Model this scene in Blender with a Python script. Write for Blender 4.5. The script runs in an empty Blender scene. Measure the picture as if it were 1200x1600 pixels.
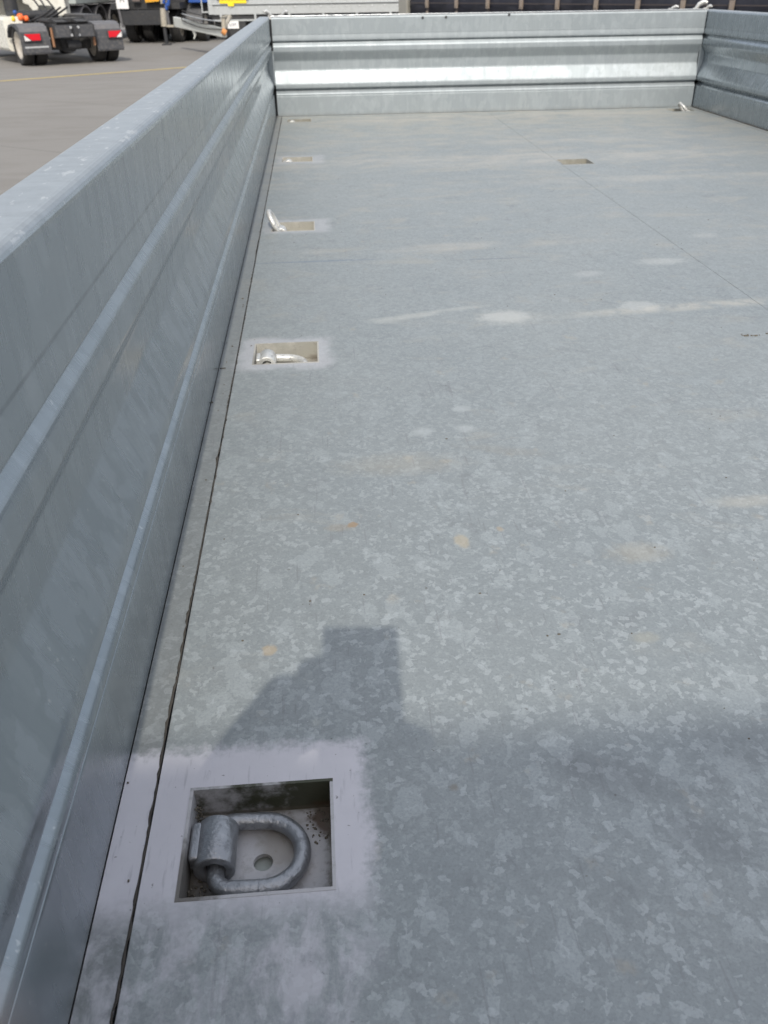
import bpy, bmesh, math, random
from mathutils import Vector, Matrix
R = math.radians
PI = math.pi
random.seed(7)
scene = bpy.context.scene
col = scene.collection

# ------------------------------------------------------------------ camera
CAM = Vector((0.1745, 0.0, 0.5222))
yaw, pitch, roll = 0.0705, 0.5670, -0.0146
fw = Vector((math.sin(yaw)*math.cos(pitch), math.cos(yaw)*math.cos(pitch), -math.sin(pitch)))
rt0 = Vector((math.cos(yaw), -math.sin(yaw), 0)); up0 = rt0.cross(fw)
rt = rt0*math.cos(roll) + up0*math.sin(roll)
up = -rt0*math.sin(roll) + up0*math.cos(roll)
cd = bpy.data.cameras.new('camera'); cam = bpy.data.objects.new('camera', cd); col.objects.link(cam)
M = Matrix.Identity(4)
for i in range(3):
    M[i][0], M[i][1], M[i][2], M[i][3] = rt[i], up[i], -fw[i], CAM[i]
cam.matrix_world = M
cd.sensor_fit = 'VERTICAL'; cd.sensor_height = 36; cd.sensor_width = 27
cd.lens = 1297.5/1600*36
cd.clip_start = 0.002; cd.clip_end = 1500
cd.dof.use_dof = True; cd.dof.focus_distance = 0.80; cd.dof.aperture_fstop = 16
scene.camera = cam

# ------------------------------------------------------------------ sky, sun, exposure
EL, AZ = R(42), R(0.6)
w = bpy.data.worlds.new('World'); scene.world = w; w.use_nodes = True
nt = w.node_tree; nt.nodes.clear()
o = nt.nodes.new('ShaderNodeOutputWorld'); b = nt.nodes.new('ShaderNodeBackground')
s = nt.nodes.new('ShaderNodeTexSky'); s.sky_type = 'NISHITA'; s.sun_disc = False
s.sun_elevation = EL; s.sun_rotation = R(180.6); s.altitude = 100; s.air_density = 1.0; s.dust_density = 6.0; s.ozone_density = 0.3
b.inputs[1].default_value = 0.15
# thin high cloud over the whole sky
tc = nt.nodes.new('ShaderNodeTexCoord'); cn = nt.nodes.new('ShaderNodeTexNoise'); cn.inputs['Scale'].default_value = 2.2; cn.inputs['Detail'].default_value = 5; cn.inputs['Distortion'].default_value = .6
cr = nt.nodes.new('ShaderNodeMapRange'); cr.inputs[1].default_value = .3; cr.inputs[2].default_value = .7; cr.inputs[3].default_value = .35; cr.inputs[4].default_value = .80
cm = nt.nodes.new('ShaderNodeMix'); cm.data_type = 'RGBA'; cm.inputs[7].default_value = (5.5, 5.8, 6.3, 1)
nt.links.new(tc.outputs['Generated'], cn.inputs['Vector']); nt.links.new(cn.outputs[0], cr.inputs[0]); nt.links.new(cr.outputs[0], cm.inputs[0])
nt.links.new(s.outputs[0], cm.inputs[6]); nt.links.new(cm.outputs[2], b.inputs[0]); nt.links.new(b.outputs[0], o.inputs[0])
sd = bpy.data.lights.new('sun', 'SUN'); sd.energy = 2.35; sd.angle = R(0.55); sd.color = (1.0, 0.95, 0.85)
so = bpy.data.objects.new('sun', sd); col.objects.link(so)
tr = Vector((math.sin(AZ)*math.cos(EL), math.cos(AZ)*math.cos(EL), -math.sin(EL)))
so.rotation_euler = (-tr).to_track_quat('Z', 'Y').to_euler()
so.location = (0, -5, 8)
scene.render.engine = 'CYCLES'
scene.view_settings.view_transform = 'Standard'; scene.view_settings.look = 'None'
scene.view_settings.exposure = 0.27; scene.view_settings.gamma = 1
scene.view_settings.use_curve_mapping = False

# ------------------------------------------------------------------ node helpers
def newmat(name):
    m = bpy.data.materials.new(name); m.use_nodes = True
    return m, m.node_tree, m.node_tree.nodes['Principled BSDF']
def N(t, typ, **kw):
    n = t.nodes.new(typ)
    for k, v in kw.items(): setattr(n, k, v)
    return n
def setin(t, sock, v):
    if isinstance(v, bpy.types.NodeSocket): t.links.new(v, sock)
    else:
        if hasattr(sock, 'default_value'):
            if sock.type == 'RGBA' and len(v) == 3: v = (*v, 1)
            sock.default_value = v
def math_(t, op, a, b=0.0, c=0.0, clamp=False):
    n = N(t, 'ShaderNodeMath', operation=op, use_clamp=clamp)
    setin(t, n.inputs[0], a); setin(t, n.inputs[1], b); setin(t, n.inputs[2], c)
    return n.outputs[0]
def mix(t, f, a, b, mode='MIX'):
    n = N(t, 'ShaderNodeMix', data_type='RGBA', blend_type=mode)
    setin(t, n.inputs[0], f); setin(t, n.inputs[6], a); setin(t, n.inputs[7], b)
    return n.outputs[2]
def rng(t, v, a, b, c=0.0, d=1.0, smooth=True):
    n = N(t, 'ShaderNodeMapRange'); n.clamp = True
    if smooth: n.interpolation_type = 'SMOOTHSTEP'
    for i, q in enumerate((v, a, b, c, d)): setin(t, n.inputs[i], q)
    return n.outputs[0]
def coord(t, scale=(1, 1, 1), loc=(0, 0, 0), rot=(0, 0, 0), src=None):
    m = N(t, 'ShaderNodeMapping')
    if src is None: src = N(t, 'ShaderNodeTexCoord').outputs['Object']
    t.links.new(src, m.inputs[0])
    m.inputs[1].default_value = loc; m.inputs[2].default_value = rot; m.inputs[3].default_value = scale
    return m.outputs[0]
def noise(t, vec, scale, detail=3, rough=0.55, dist=0.0):
    n = N(t, 'ShaderNodeTexNoise'); t.links.new(vec, n.inputs['Vector'])
    n.inputs['Scale'].default_value = scale; n.inputs['Detail'].default_value = detail
    n.inputs['Roughness'].default_value = rough; n.inputs['Distortion'].default_value = dist
    return n.outputs[0]
def warp(t, vec, scale, amt, detail=2):
    n = N(t, 'ShaderNodeTexNoise'); t.links.new(vec, n.inputs['Vector'])
    n.inputs['Scale'].default_value = scale; n.inputs['Detail'].default_value = detail
    a = N(t, 'ShaderNodeVectorMath', operation='SUBTRACT'); t.links.new(n.outputs['Color'], a.inputs[0]); a.inputs[1].default_value = (.5, .5, .5)
    b = N(t, 'ShaderNodeVectorMath', operation='SCALE'); t.links.new(a.outputs[0], b.inputs[0]); b.inputs['Scale'].default_value = amt
    c = N(t, 'ShaderNodeVectorMath', operation='ADD'); t.links.new(vec, c.inputs[0]); t.links.new(b.outputs[0], c.inputs[1])
    return c.outputs[0]
def voro(t, vec, scale):
    n = N(t, 'ShaderNodeTexVoronoi'); t.links.new(vec, n.inputs['Vector']); n.inputs['Scale'].default_value = scale
    sp = N(t, 'ShaderNodeSeparateColor'); t.links.new(n.outputs['Color'], sp.inputs[0])
    return sp.outputs[0], sp.outputs[1], sp.outputs[2]
def bump(t, bsdf, h, strength, dist):
    n = N(t, 'ShaderNodeBump'); n.inputs['Strength'].default_value = strength; n.inputs['Distance'].default_value = dist
    t.links.new(h, n.inputs['Height']); t.links.new(n.outputs[0], bsdf.inputs['Normal'])
def ell(t, xyz, cx, cy, rx, ry, rot=0.0, soft=0.35, nz=None, amp=0.4):
    """soft-edged stain mask around (cx, cy), metres"""
    ca, sa = math.cos(rot), math.sin(rot)
    dx = math_(t, 'SUBTRACT', xyz[0], cx); dy = math_(t, 'SUBTRACT', xyz[1], cy)
    u = math_(t, 'ADD', math_(t, 'MULTIPLY', dx, ca/rx), math_(t, 'MULTIPLY', dy, sa/rx))
    v = math_(t, 'ADD', math_(t, 'MULTIPLY', dx, -sa/ry), math_(t, 'MULTIPLY', dy, ca/ry))
    d = math_(t, 'SQRT', math_(t, 'ADD', math_(t, 'MULTIPLY', u, u), math_(t, 'MULTIPLY', v, v)))
    if nz is not None: d = math_(t, 'ADD', d, math_(t, 'MULTIPLY', math_(t, 'SUBTRACT', nz, .5), amp*2))
    return rng(t, d, 1.0-soft, 1.0+soft, 1.0, 0.0)
def boxmask(t, xyz, x0, x1, y0, y1, soft, nz, amp, softlow=None):
    wob = math_(t, 'MULTIPLY', math_(t, 'SUBTRACT', nz, .5), amp)
    sl = softlow or soft
    a = rng(t, math_(t, 'ADD', xyz[0], wob), x0-soft, x0+soft)
    b = rng(t, math_(t, 'ADD', xyz[0], wob), x1-soft, x1+soft, 1, 0)
    c = rng(t, math_(t, 'ADD', xyz[1], wob), y0-sl, y0+sl)
    d = rng(t, math_(t, 'ADD', xyz[1], wob), y1-soft, y1+soft, 1, 0)
    return math_(t, 'MULTIPLY', math_(t, 'MULTIPLY', a, b), math_(t, 'MULTIPLY', c, d))

# ------------------------------------------------------------------ materials
def mat_floor():
    m, t, B = newmat('galvanised_floor')
    P = coord(t)
    sp = N(t, 'ShaderNodeSeparateXYZ'); t.links.new(P, sp.inputs[0]); xyz = sp.outputs
    # zinc spangle: irregular flakes of two sizes
    W1 = warp(t, coord(t, (1, 1, 1), rot=(0, 0, .4)), 130, .012, 4)
    v1, v1b, _ = voro(t, W1, 175)
    W2 = warp(t, coord(t, (1, .7, 1), rot=(0, 0, .9)), 80, .026, 4)
    v2, v2b, _ = voro(t, W2, 58)
    dens = noise(t, coord(t), 9, 3)
    th = rng(t, dens, .35, .7, .96, .76, False)
    f1 = rng(t, math_(t, 'SUBTRACT', v1, th), 0.0, .015)
    f2 = rng(t, v2, .84, .86)
    v3, _, _ = voro(t, warp(t, P, 200, .008, 3), 290)
    f3 = rng(t, v3, .80, .84)
    fine = noise(t, coord(t, (1, 1, 1)), 420, 3, .7)
    big = noise(t, coord(t, (1, 1, 1)), 2.3, 5, .6, .4)
    mid = noise(t, warp(t, P, 14, .03), 16, 5, .65)
    base = mix(t, big, (.270, .302, .314), (.352, .374, .370))
    base = mix(t, rng(t, v1b, 0, 1), base, mix(t, 1.0, base, (.93, .935, .94), 'MULTIPLY'))
    dark = rng(t, mid, .56, .80)
    base = mix(t, math_(t, 'MULTIPLY', dark, .50), base, (.165, .172, .185))
    near = rng(t, xyz[1], .42, 1.5, 1.0, .28)
    f1 = math_(t, 'MULTIPLY', f1, near); f2 = math_(t, 'MULTIPLY', f2, near)
    base = mix(t, math_(t, 'MULTIPLY', f1, .42), base, (.52, .555, .565))
    base = mix(t, math_(t, 'MULTIPLY', f2, .26), base, (.50, .54, .55))
    base = mix(t, math_(t, 'MULTIPLY', f3, .20), base, (.49, .53, .53))
    base = mix(t, math_(t, 'MULTIPLY', rng(t, fine, .42, .72), .30), base, (.16, .17, .18))
    # scratches
    for rz_, of_, th_ in ((.3, 0, .70), (1.3, 5, .71), (2.3, 9, .71)):
        sn = noise(t, coord(t, (6, .35, 1), loc=(of_, 0, 0), rot=(0, 0, rz_)), 26, 2, .5, .3)
        base = mix(t, math_(t, 'MULTIPLY', rng(t, sn, th_, th_+.02), .30), base, (.20, .20, .21))
    # small pits and specks
    pit = noise(t, P, 150, 2, .5)
    base = mix(t, math_(t, 'MULTIPLY', rng(t, pit, .73, .77), .6), base, (.12, .11, .10))
    # warm dust, settled mostly towards the front of the bed and along cross lines
    dn = noise(t, coord(t, (1, 2.2, 1)), 6.5, 5, .62, .6)
    far = rng(t, xyz[1], .4, 4.2, 0, 1, False)
    dth = rng(t, far, 0, 1, .60, .42, False)
    dust = rng(t, math_(t, 'SUBTRACT', dn, dth), 0.0, .16)
    base = mix(t, math_(t, 'MULTIPLY', dust, rng(t, far, 0, 1, .22, .5, False)), base, (.43, .405, .35))
    d2 = noise(t, coord(t, (1, 1, 1), loc=(3, 7, 0)), 24, 4, .6)
    base = mix(t, math_(t, 'MULTIPLY', rng(t, d2, .62, .74), .35), base, (.44, .385, .30))
    nzA = noise(t, P, 60, 3, .6); nzB = noise(t, P, 22, 4, .65); nzC = noise(t, P, 160, 3, .6)
    nzM = math_(t, 'ADD', math_(t, 'MULTIPLY', nzA, .6), math_(t, 'MULTIPLY', nzC, .4))
    for (cx, cy, rx, ry, ro, so_, k, c) in [
        (.508, 1.465, .038, .026, 0, .45, .50, (.60, .61, .59)), (.508, 1.465, .046, .032, 0, .4, .34, (.54, .55, .53)), (.512, 1.462, .062, .042, 0, .3, .22, (.50, .50, .46)),
        (.7725, 1.496, .036, .025, 0, .35, .55, (.55, .56, .54)), (.735, 1.71, .03, .018, .2, .4, .35, (.55, .56, .55)),
        (.301, 1.02, .014, .012, 0, .6, .5, (.52, .55, .55)), (.362, 1.022, .013, .010, 0, .6, .5, (.52, .55, .55)),
        (.366, 1.085, .013, .009, 0, .4, .5, (.52, .55, .55)), (.34, 1.49, .05, .012, .25, .6, .5, (.56, .56, .52)),
        (.285, 1.47, .03, .014, -.1, .6, .45, (.52, .53, .50)), (.43, 1.52, .05, .008, .2, .6, .4, (.54, .54, .5)),
        (.107, .590, .0065, .007, 0, .3, .75, (.50, .40, .27)), (.194, .7945, .006, .006, 0, .3, .8, (.38, .25, .13)),
        (.180, .790, .016, .007, 0, .5, .35, (.36, .29, .2)), (.3137, .7504, .008, .012, 0, .35, .7, (.50, .43, .31)),
        (.36, .77, .004, .005, 0, .4, .6, (.46, .36, .24)), (.50, .71, .03, .016, 0, .6, .35, (.46, .40, .30)),
        (.66, .80, .035, .012, 0, .6, .4, (.56, .52, .44)), (.40, .955, .05, .01, -.3, .6, .3, (.30, .28, .24)),
        (.26, .93, .07, .025, 0, .6, .25, (.44, .39, .3)), (.46, .575, .012, .007, 0, .6, .30, (.50, .46, .34)),
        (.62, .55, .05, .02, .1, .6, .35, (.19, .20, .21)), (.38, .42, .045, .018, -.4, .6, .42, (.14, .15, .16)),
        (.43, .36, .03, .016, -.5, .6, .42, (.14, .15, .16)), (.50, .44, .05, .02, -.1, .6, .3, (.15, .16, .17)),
        (.255, .42, .004, .004, 0, .4, .6, (.22, .19, .15)), (1.10, 1.98, .03, .02, .1, .6, .3, (.55, .55, .52)),
        (.92, 1.78, .05, .022, .1, .5, .45, (.56, .57, .55)),
    ]:
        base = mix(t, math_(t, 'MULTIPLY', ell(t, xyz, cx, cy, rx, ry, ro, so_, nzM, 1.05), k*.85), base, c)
    # pale ridge of dust swept against the plate joint, cross streaks further on
    rd = boxmask(t, xyz, .56, .998, 1.430, 1.468, .012, nzA, .02)
    slope = math_(t, 'SUBTRACT', xyz[1], math_(t, 'MULTIPLY', math_(t, 'SUBTRACT', xyz[0], .56), .10))
    band = ell(t, (xyz[0], slope), .86, 1.452, .24, .020, 0, .55, nzB, .5)
    base = mix(t, math_(t, 'MULTIPLY', math_(t, 'MULTIPLY', band, rng(t, nzB, .38, .6, .15, 1)), .52), base, (.56, .53, .46))
    nzL = noise(t, coord(t, (1, 1.5, 1)), 5, 5, .65, .8)
    for cy, ry, k, x0, x1 in ((1.96, .030, .45, .15, .8), (3.06, .10, .5, .05, 1.7), (3.42, .05, .35, .6, 1.6), (4.12, .13, .55, .0, 2.0), (2.66, .05, .35, .7, 1.8)):
        msk = ell(t, xyz, (x0+x1)/2, cy, (x1-x0)/2, ry, .02, .5, nzB, .7)
        base = mix(t, math_(t, 'MULTIPLY', math_(t, 'MULTIPLY', msk, rng(t, nzL, .35, .65)), k*1.15), base, (.48, .46, .415))
    streak = ell(t, xyz, .16, 1.872, .13, .005, .01, .6, nzC, .6)
    base = mix(t, math_(t, 'MULTIPLY', streak, .5), base, (.15, .20, .27))
    streak2 = ell(t, xyz, .56, 1.845, .06, .004, .0, .6, nzC, .6)
    base = mix(t, math_(t, 'MULTIPLY', streak2, .5), base, (.15, .18, .22))
    # dirt line along the plate joints
    jx = math_(t, 'ABSOLUTE', math_(t, 'SUBTRACT', xyz[0], .999))
    base = mix(t, math_(t, 'MULTIPLY', rng(t, math_(t, 'ADD', jx, math_(t, 'MULTIPLY', nzB, .006)), .001, .006, 1, 0), .22), base, (.22, .21, .19))
    edge = math_(t, 'SUBTRACT', xyz[0], .0275)
    base = mix(t, math_(t, 'MULTIPLY', rng(t, math_(t, 'ADD', edge, math_(t, 'MULTIPLY', nzA, .008)), .002, .007, 1, 0), .40), base, (.16, .16, .155))
    # sprayed silver paint round the first pockets
    pm = boxmask(t, xyz, -.1, .188, .333, .474, .009, math_(t, 'ADD', math_(t, 'MULTIPLY', nzB, .5), math_(t, 'MULTIPLY', nzC, .5)), .045, .022)
    lowf = boxmask(t, xyz, -.1, .180, .235, .345, .012, nzB, .07, .05)
    scr = noise(t, coord(t, (1.4, .8, 1), rot=(0, 0, .5)), 26, 6, .7, .4)
    wear = rng(t, scr, .38, .60, 1, .05)
    pmask = math_(t, 'MAXIMUM', math_(t, 'MULTIPLY', pm, .97), math_(t, 'MULTIPLY', math_(t, 'MULTIPLY', lowf, wear), .62))
    for (x0, x1, y0, y1, k) in ((.03, .180, 1.262, 1.400, .42), (.035, .20, 2.13, 2.27, .30), (.04, .2, 3.08, 3.24, .25)):
        pmask = math_(t, 'MAXIMUM', pmask, math_(t, 'MULTIPLY', boxmask(t, xyz, x0, x1, y0, y1, .015, nzB, .05), k))
    pcol = mix(t, noise(t, P, 35, 4, .6), (.55, .54, .585), (.66, .65, .69))
    scf = noise(t, coord(t, (4, .5, 1), rot=(0, 0, -.5)), 60, 4, .6)
    pcol = mix(t, math_(t, 'MULTIPLY', rng(t, scf, .58, .72), .35), pcol, (.26, .26, .29))
    smg = noise(t, coord(t, (1.3, 1, 1)), 38, 5, .65)
    lowk = rng(t, xyz[1], .27, .36, 1, 0)
    pcol = mix(t, math_(t, 'MULTIPLY', math_(t, 'MULTIPLY', rng(t, smg, .48, .62), lowk), .6), pcol, (.20, .205, .235))
    pcol = mix(t, math_(t, 'MULTIPLY', rng(t, noise(t, P, 240, 2), .72, .75), .7), pcol, (.13, .12, .12))
    base = mix(t, pmask, base, pcol)
    t.links.new(base, B.inputs['Base Color'])
    B.inputs['Metallic'].default_value = .25
    met = math_(t, 'MULTIPLY', math_(t, 'SUBTRACT', 1.0, pmask), .30); t.links.new(met, B.inputs['Metallic'])
    rg = rng(t, math_(t, 'ADD', math_(t, 'MULTIPLY', v1b, .35), math_(t, 'MULTIPLY', mid, .65)), .2, .8, .43, .60, False)
    t.links.new(rg, B.inputs['Roughness'])
    h = math_(t, 'ADD', math_(t, 'MULTIPLY', noise(t, P, 5, 2), 8.0), math_(t, 'ADD', math_(t, 'MULTIPLY', fine, .12), math_(t, 'MULTIPLY', f1, .1)))
    bump(t, B, h, .35, .0012)
    return m
def mat_wall(axis, name, r0=.20, r1=.32, met=.75, spk_=.13):
    """galvanised pressed side panel; axis = run of the panel"""
    m, t, B = newmat(name)
    sc = {'y': (.12, 1, .45), 'x': (1, .12, .5)}[axis]
    P = coord(t)
    sp = N(t, 'ShaderNodeSeparateXYZ'); t.links.new(P, sp.inputs[0]); xyz = sp.outputs
    st = {'y': (.1, 40, 2.0), 'x': (60, .1, 3.0)}[axis]
    streak = noise(t, coord(t, st, rot=(0, 0, 0)), 3.2, 4, .6)
    v1, v1b, v1c = voro(t, warp(t, coord(t, sc, rot=(.25, .2, 0)), 35, .03, 4), 42)
    v2, v2b, _ = voro(t, warp(t, coord(t, sc), 60, .02, 4), 60)
    big = noise(t, P, 3, 4)
    base = mix(t, big, (.30, .342, .372), (.345, .382, .405))
    base = mix(t, math_(t, 'MULTIPLY', rng(t, v1, .66, .71), spk_), base, (.52, .565, .60))
    base = mix(t, math_(t, 'MULTIPLY', rng(t, v1c, .70, .75), .07), base, (.25, .28, .30))
    base = mix(t, math_(t, 'MULTIPLY', rng(t, v2, .82, .87), .10), base, (.55, .59, .62))
    ntop = rng(t, xyz[2], .392, .399, 1, 0)
    base = mix(t, math_(t, 'MULTIPLY', math_(t, 'MULTIPLY', rng(t, streak, .42, .72), ntop), .12), base, (.20, .225, .24))
    # shade of the pressed grooves, painted into the colour as dark lines
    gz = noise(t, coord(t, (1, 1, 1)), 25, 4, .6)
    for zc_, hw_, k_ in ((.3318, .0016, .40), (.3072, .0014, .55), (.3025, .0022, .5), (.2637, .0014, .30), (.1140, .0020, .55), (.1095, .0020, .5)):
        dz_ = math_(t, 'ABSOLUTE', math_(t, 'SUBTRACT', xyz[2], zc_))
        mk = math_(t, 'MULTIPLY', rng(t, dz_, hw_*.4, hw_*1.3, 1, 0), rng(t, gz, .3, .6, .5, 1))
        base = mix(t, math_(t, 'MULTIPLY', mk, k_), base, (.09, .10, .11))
    v4, _, v4c = voro(t, warp(t, coord(t, (.12, 1, .8) if axis == 'y' else (1, .12, .8), rot=(.5, 0, 0)), 55, .035, 6), 44)
    slopez = math_(t, 'MULTIPLY', rng(t, xyz[2], .130, .134), rng(t, xyz[2], .186, .190, 1, 0))
    base = mix(t, math_(t, 'MULTIPLY', math_(t, 'MULTIPLY', rng(t, v4, .50, .54), slopez), spk_*1.6), base, (.50, .55, .60))
    spk = noise(t, P, 160, 2)
    base = mix(t, math_(t, 'MULTIPLY', rng(t, spk, .70, .74), .5), base, (.6, .62, .62))
    # grime along the foot of the panel
    nz = noise(t, P, 30, 4, .65)
    foot = rng(t, math_(t, 'ADD', xyz[2], math_(t, 'MULTIPLY', nz, .02)), .008, .026, 1, 0)
    base = mix(t, math_(t, 'MULTIPLY', foot, .35), base, (.2, .195, .18))
    # droppings and scuffs on the top flange
    top = rng(t, xyz[2], .396, .401)
    sc1 = noise(t, coord(t, (2.2, .8, 1)), 42, 3, .6)
    base = mix(t, math_(t, 'MULTIPLY', math_(t, 'MULTIPLY', rng(t, sc1, .61, .63), top), .8), base, (.68, .70, .70))
    base = mix(t, math_(t, 'MULTIPLY', math_(t, 'MULTIPLY', rng(t, noise(t, P, 70, 5, .75), .42, .66), top), .6), base, (.22, .245, .27))
    t.links.new(base, B.inputs['Base Color'])
    t.links.new(math_(t, 'SUBTRACT', met, math_(t, 'MULTIPLY', top, met-.25)), B.inputs['Metallic'])
    base = mix(t, math_(t, 'MULTIPLY', top, .5), base, (.30, .32, .335)); t.links.new(base, B.inputs['Base Color'])
    rg = rng(t, math_(t, 'ADD', math_(t, 'MULTIPLY', v1b, .25), math_(t, 'MULTIPLY', streak, .75)), .2, .8, r0, r1, False)
    rg = math_(t, 'ADD', rg, math_(t, 'MULTIPLY', top, .15))
    t.links.new(rg, B.inputs['Roughness'])
    h = math_(t, 'ADD', math_(t, 'MULTIPLY', noise(t, P, 3, 1), 1.6), math_(t, 'ADD', math_(t, 'MULTIPLY', math_(t, 'MULTIPLY', streak, ntop), .04), math_(t, 'MULTIPLY', noise(t, P, 120, 3), .12)))
    bump(t, B, h, .2, .0010)
    return m
def simple(name, c, rough=.5, metal=0.0, vary=.25, scale=8, dirt=None, dk=.4, bmp=0.0):
    m, t, B = newmat(name)
    P = coord(t)
    n = noise(t, P, scale, 5, .62)
    base = mix(t, n, tuple(x*(1-vary) for x in c), tuple(min(1, x*(1+vary)) for x in c))
    if dirt:
        base = mix(t, math_(t, 'MULTIPLY', rng(t, noise(t, P, scale*2.3, 5, .65, .3), .45, .68), dk), base, dirt)
    t.links.new(base, B.inputs['Base Color']); B.inputs['Metallic'].default_value = metal
    t.links.new(rng(t, noise(t, P, scale*4, 3), .3, .7, max(.05, rough-.08), min(1, rough+.1), False), B.inputs['Roughness'])
    if bmp: bump(t, B, noise(t, P, scale*6, 4), .5, bmp)
    return m
def mat_asphalt():
    m, t, B = newmat('worn_asphalt')
    P = coord(t)
    a = noise(t, P, .12, 5, .6, .5); g = noise(t, P, 90, 3, .8); c = noise(t, coord(t, (1, 3, 1), rot=(0, 0, .35)), .8, 5, .65, .6)
    base = mix(t, a, (.200, .192, .182), (.25, .24, .225))
    base = mix(t, math_(t, 'MULTIPLY', rng(t, c, .42, .66), .45), base, (.175, .163, .150))
    base = mix(t, math_(t, 'MULTIPLY', rng(t, g, .5, .75), .45), base, (.33, .30, .27))
    # sawn joints of the yard slabs
    br = N(t, 'ShaderNodeTexBrick'); t.links.new(coord(t, rot=(0, 0, .62)), br.inputs['Vector'])
    br.inputs['Scale'].default_value = 1; br.inputs['Brick Width'].default_value = 7; br.inputs['Row Height'].default_value = 3.5
    br.inputs['Mortar Size'].default_value = .012; br.offset = 0
    base = mix(t, math_(t, 'MULTIPLY', br.outputs['Fac'], .5), base, (.09, .085, .08))
    t.links.new(base, B.inputs['Base Color']); B.inputs['Roughness'].default_value = .85
    B.inputs['Specular IOR Level'].default_value = .3
    bump(t, B, g, .4, .006)
    return m
def mat_pocket(name, c, grime, k):
    m, t, B = newmat(name)
    P = coord(t)
    sp = N(t, 'ShaderNodeSeparateXYZ'); t.links.new(P, sp.inputs[0]); xyz = sp.outputs
    n = noise(t, P, 40, 5, .65); n2 = noise(t, P, 95, 5, .7)
    base = mix(t, n, tuple(q*.85 for q in c), c)
    base = mix(t, math_(t, 'MULTIPLY', rng(t, n2, .52, .64), .35), base, (.24, .23, .22))
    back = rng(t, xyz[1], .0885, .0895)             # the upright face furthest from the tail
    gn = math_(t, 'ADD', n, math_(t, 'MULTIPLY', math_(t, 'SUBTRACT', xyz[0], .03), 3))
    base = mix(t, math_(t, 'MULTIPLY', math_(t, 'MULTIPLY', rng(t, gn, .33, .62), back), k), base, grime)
    rust = ell(t, xyz, .103, .078, .014, .018, .5, .3, n2, .7)
    rust = math_(t, 'MULTIPLY', rust, rng(t, xyz[2], -.026, -.020, 1, 0))
    base = mix(t, math_(t, 'MULTIPLY', rust, .9*k), base, (.085, .052, .030))
    gr = ell(t, xyz, .004, .012, .022, .032, 0, .4, n2, .8)
    base = mix(t, math_(t, 'MULTIPLY', gr, .8*k), base, (.10, .088, .07))
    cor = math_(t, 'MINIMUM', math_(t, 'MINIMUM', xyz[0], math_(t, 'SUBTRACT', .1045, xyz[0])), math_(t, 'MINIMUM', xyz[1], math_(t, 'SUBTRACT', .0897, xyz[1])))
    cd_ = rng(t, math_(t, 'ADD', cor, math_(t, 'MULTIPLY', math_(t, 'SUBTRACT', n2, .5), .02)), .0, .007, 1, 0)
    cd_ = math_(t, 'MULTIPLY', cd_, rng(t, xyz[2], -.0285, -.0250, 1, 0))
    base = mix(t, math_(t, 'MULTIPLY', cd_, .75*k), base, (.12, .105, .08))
    gr2 = ell(t, xyz, .066, .060, .016, .022, 0, .4, n2, .9)
    base = mix(t, math_(t, 'MULTIPLY', gr2, .5*k), base, (.20, .17, .12))
    t.links.new(base, B.inputs['Base Color']); B.inputs['Metallic'].default_value = .1; B.inputs['Roughness'].default_value = .5
    bump(t, B, n2, .5, .0010)
    return m
def mat_ring(name, a, b_, metal):
    m, t, B = newmat(name)
    P = coord(t)
    n = noise(t, coord(t, (1, 1, 1)), 45, 5, .65); n2 = noise(t, P, 330, 3, .6)
    base = mix(t, n, a, b_)
    base = mix(t, math_(t, 'MULTIPLY', rng(t, noise(t, P, 110, 6, .75), .52, .66), .45), base, (.10, .10, .105))
    base = mix(t, math_(t, 'MULTIPLY', rng(t, noise(t, coord(t, loc=(3, 1, 2)), 90, 6, .75), .58, .70), .35), base, (.70, .71, .73))
    t.links.new(base, B.inputs['Base Color']); B.inputs['Metallic'].default_value = metal
    t.links.new(rng(t, n, .3, .7, .30, .48, False), B.inputs['Roughness'])
    bump(t, B, math_(t, 'ADD', math_(t, 'MULTIPLY', n, 2.5), math_(t, 'MULTIPLY', n2, .7)), .9, .0010)
    return m

M_floor = mat_floor()
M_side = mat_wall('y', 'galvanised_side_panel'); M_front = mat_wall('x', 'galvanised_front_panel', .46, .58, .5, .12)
M_asph = mat_asphalt()
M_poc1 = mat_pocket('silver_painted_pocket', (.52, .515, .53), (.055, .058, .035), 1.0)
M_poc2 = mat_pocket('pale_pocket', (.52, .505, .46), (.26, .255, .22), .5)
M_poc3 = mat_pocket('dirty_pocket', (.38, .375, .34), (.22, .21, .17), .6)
M_ring = mat_ring('silver_painted_ring', (.24, .25, .27), (.46, .47, .49), .7)
M_ringw = mat_ring('bright_zinc_ring', (.62, .62, .60), (.75, .75, .73), .45)
M_caulk = simple('black_dirt_seam', (.060, .053, .045), .9, 0, .5, 120, bmp=.002)
M_dirtl = simple('pale_grit', (.12, .115, .105), .95, 0, .4, 200)
M_dirt = simple('grit', (.14, .125, .10), .95, 0, .5, 200, bmp=.001)
M_dark = simple('dark_steel', (.035, .037, .042), .6, .2, .4, 6, (.10, .09, .08), .35)
M_rub = simple('tyre_rubber', (.020, .020, .021), .85, 0, .35, 12, (.07, .063, .055), .5, .004)
M_plast = simple('grey_black_plastic', (.060, .063, .072), .55, 0, .25, 7, (.16, .15, .14), .5)
M_plastt = simple('faded_plastic', (.115, .115, .125), .55, 0, .2, 7, (.2, .19, .18), .4)
M_rim = simple('dusty_rim', (.50, .47, .42), .5, .2, .25, 9, (.24, .19, .14), .6)
M_white = simple('white_cab_paint', (.78, .77, .70), .28, 0, .06, 3, (.5, .46, .38), .3)
M_red = simple('red_lens', (.62, .012, .025), .18, 0, .1, 30)
M_clear = simple('clear_lens', (.72, .70, .70), .15, 0, .1, 30)
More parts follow.
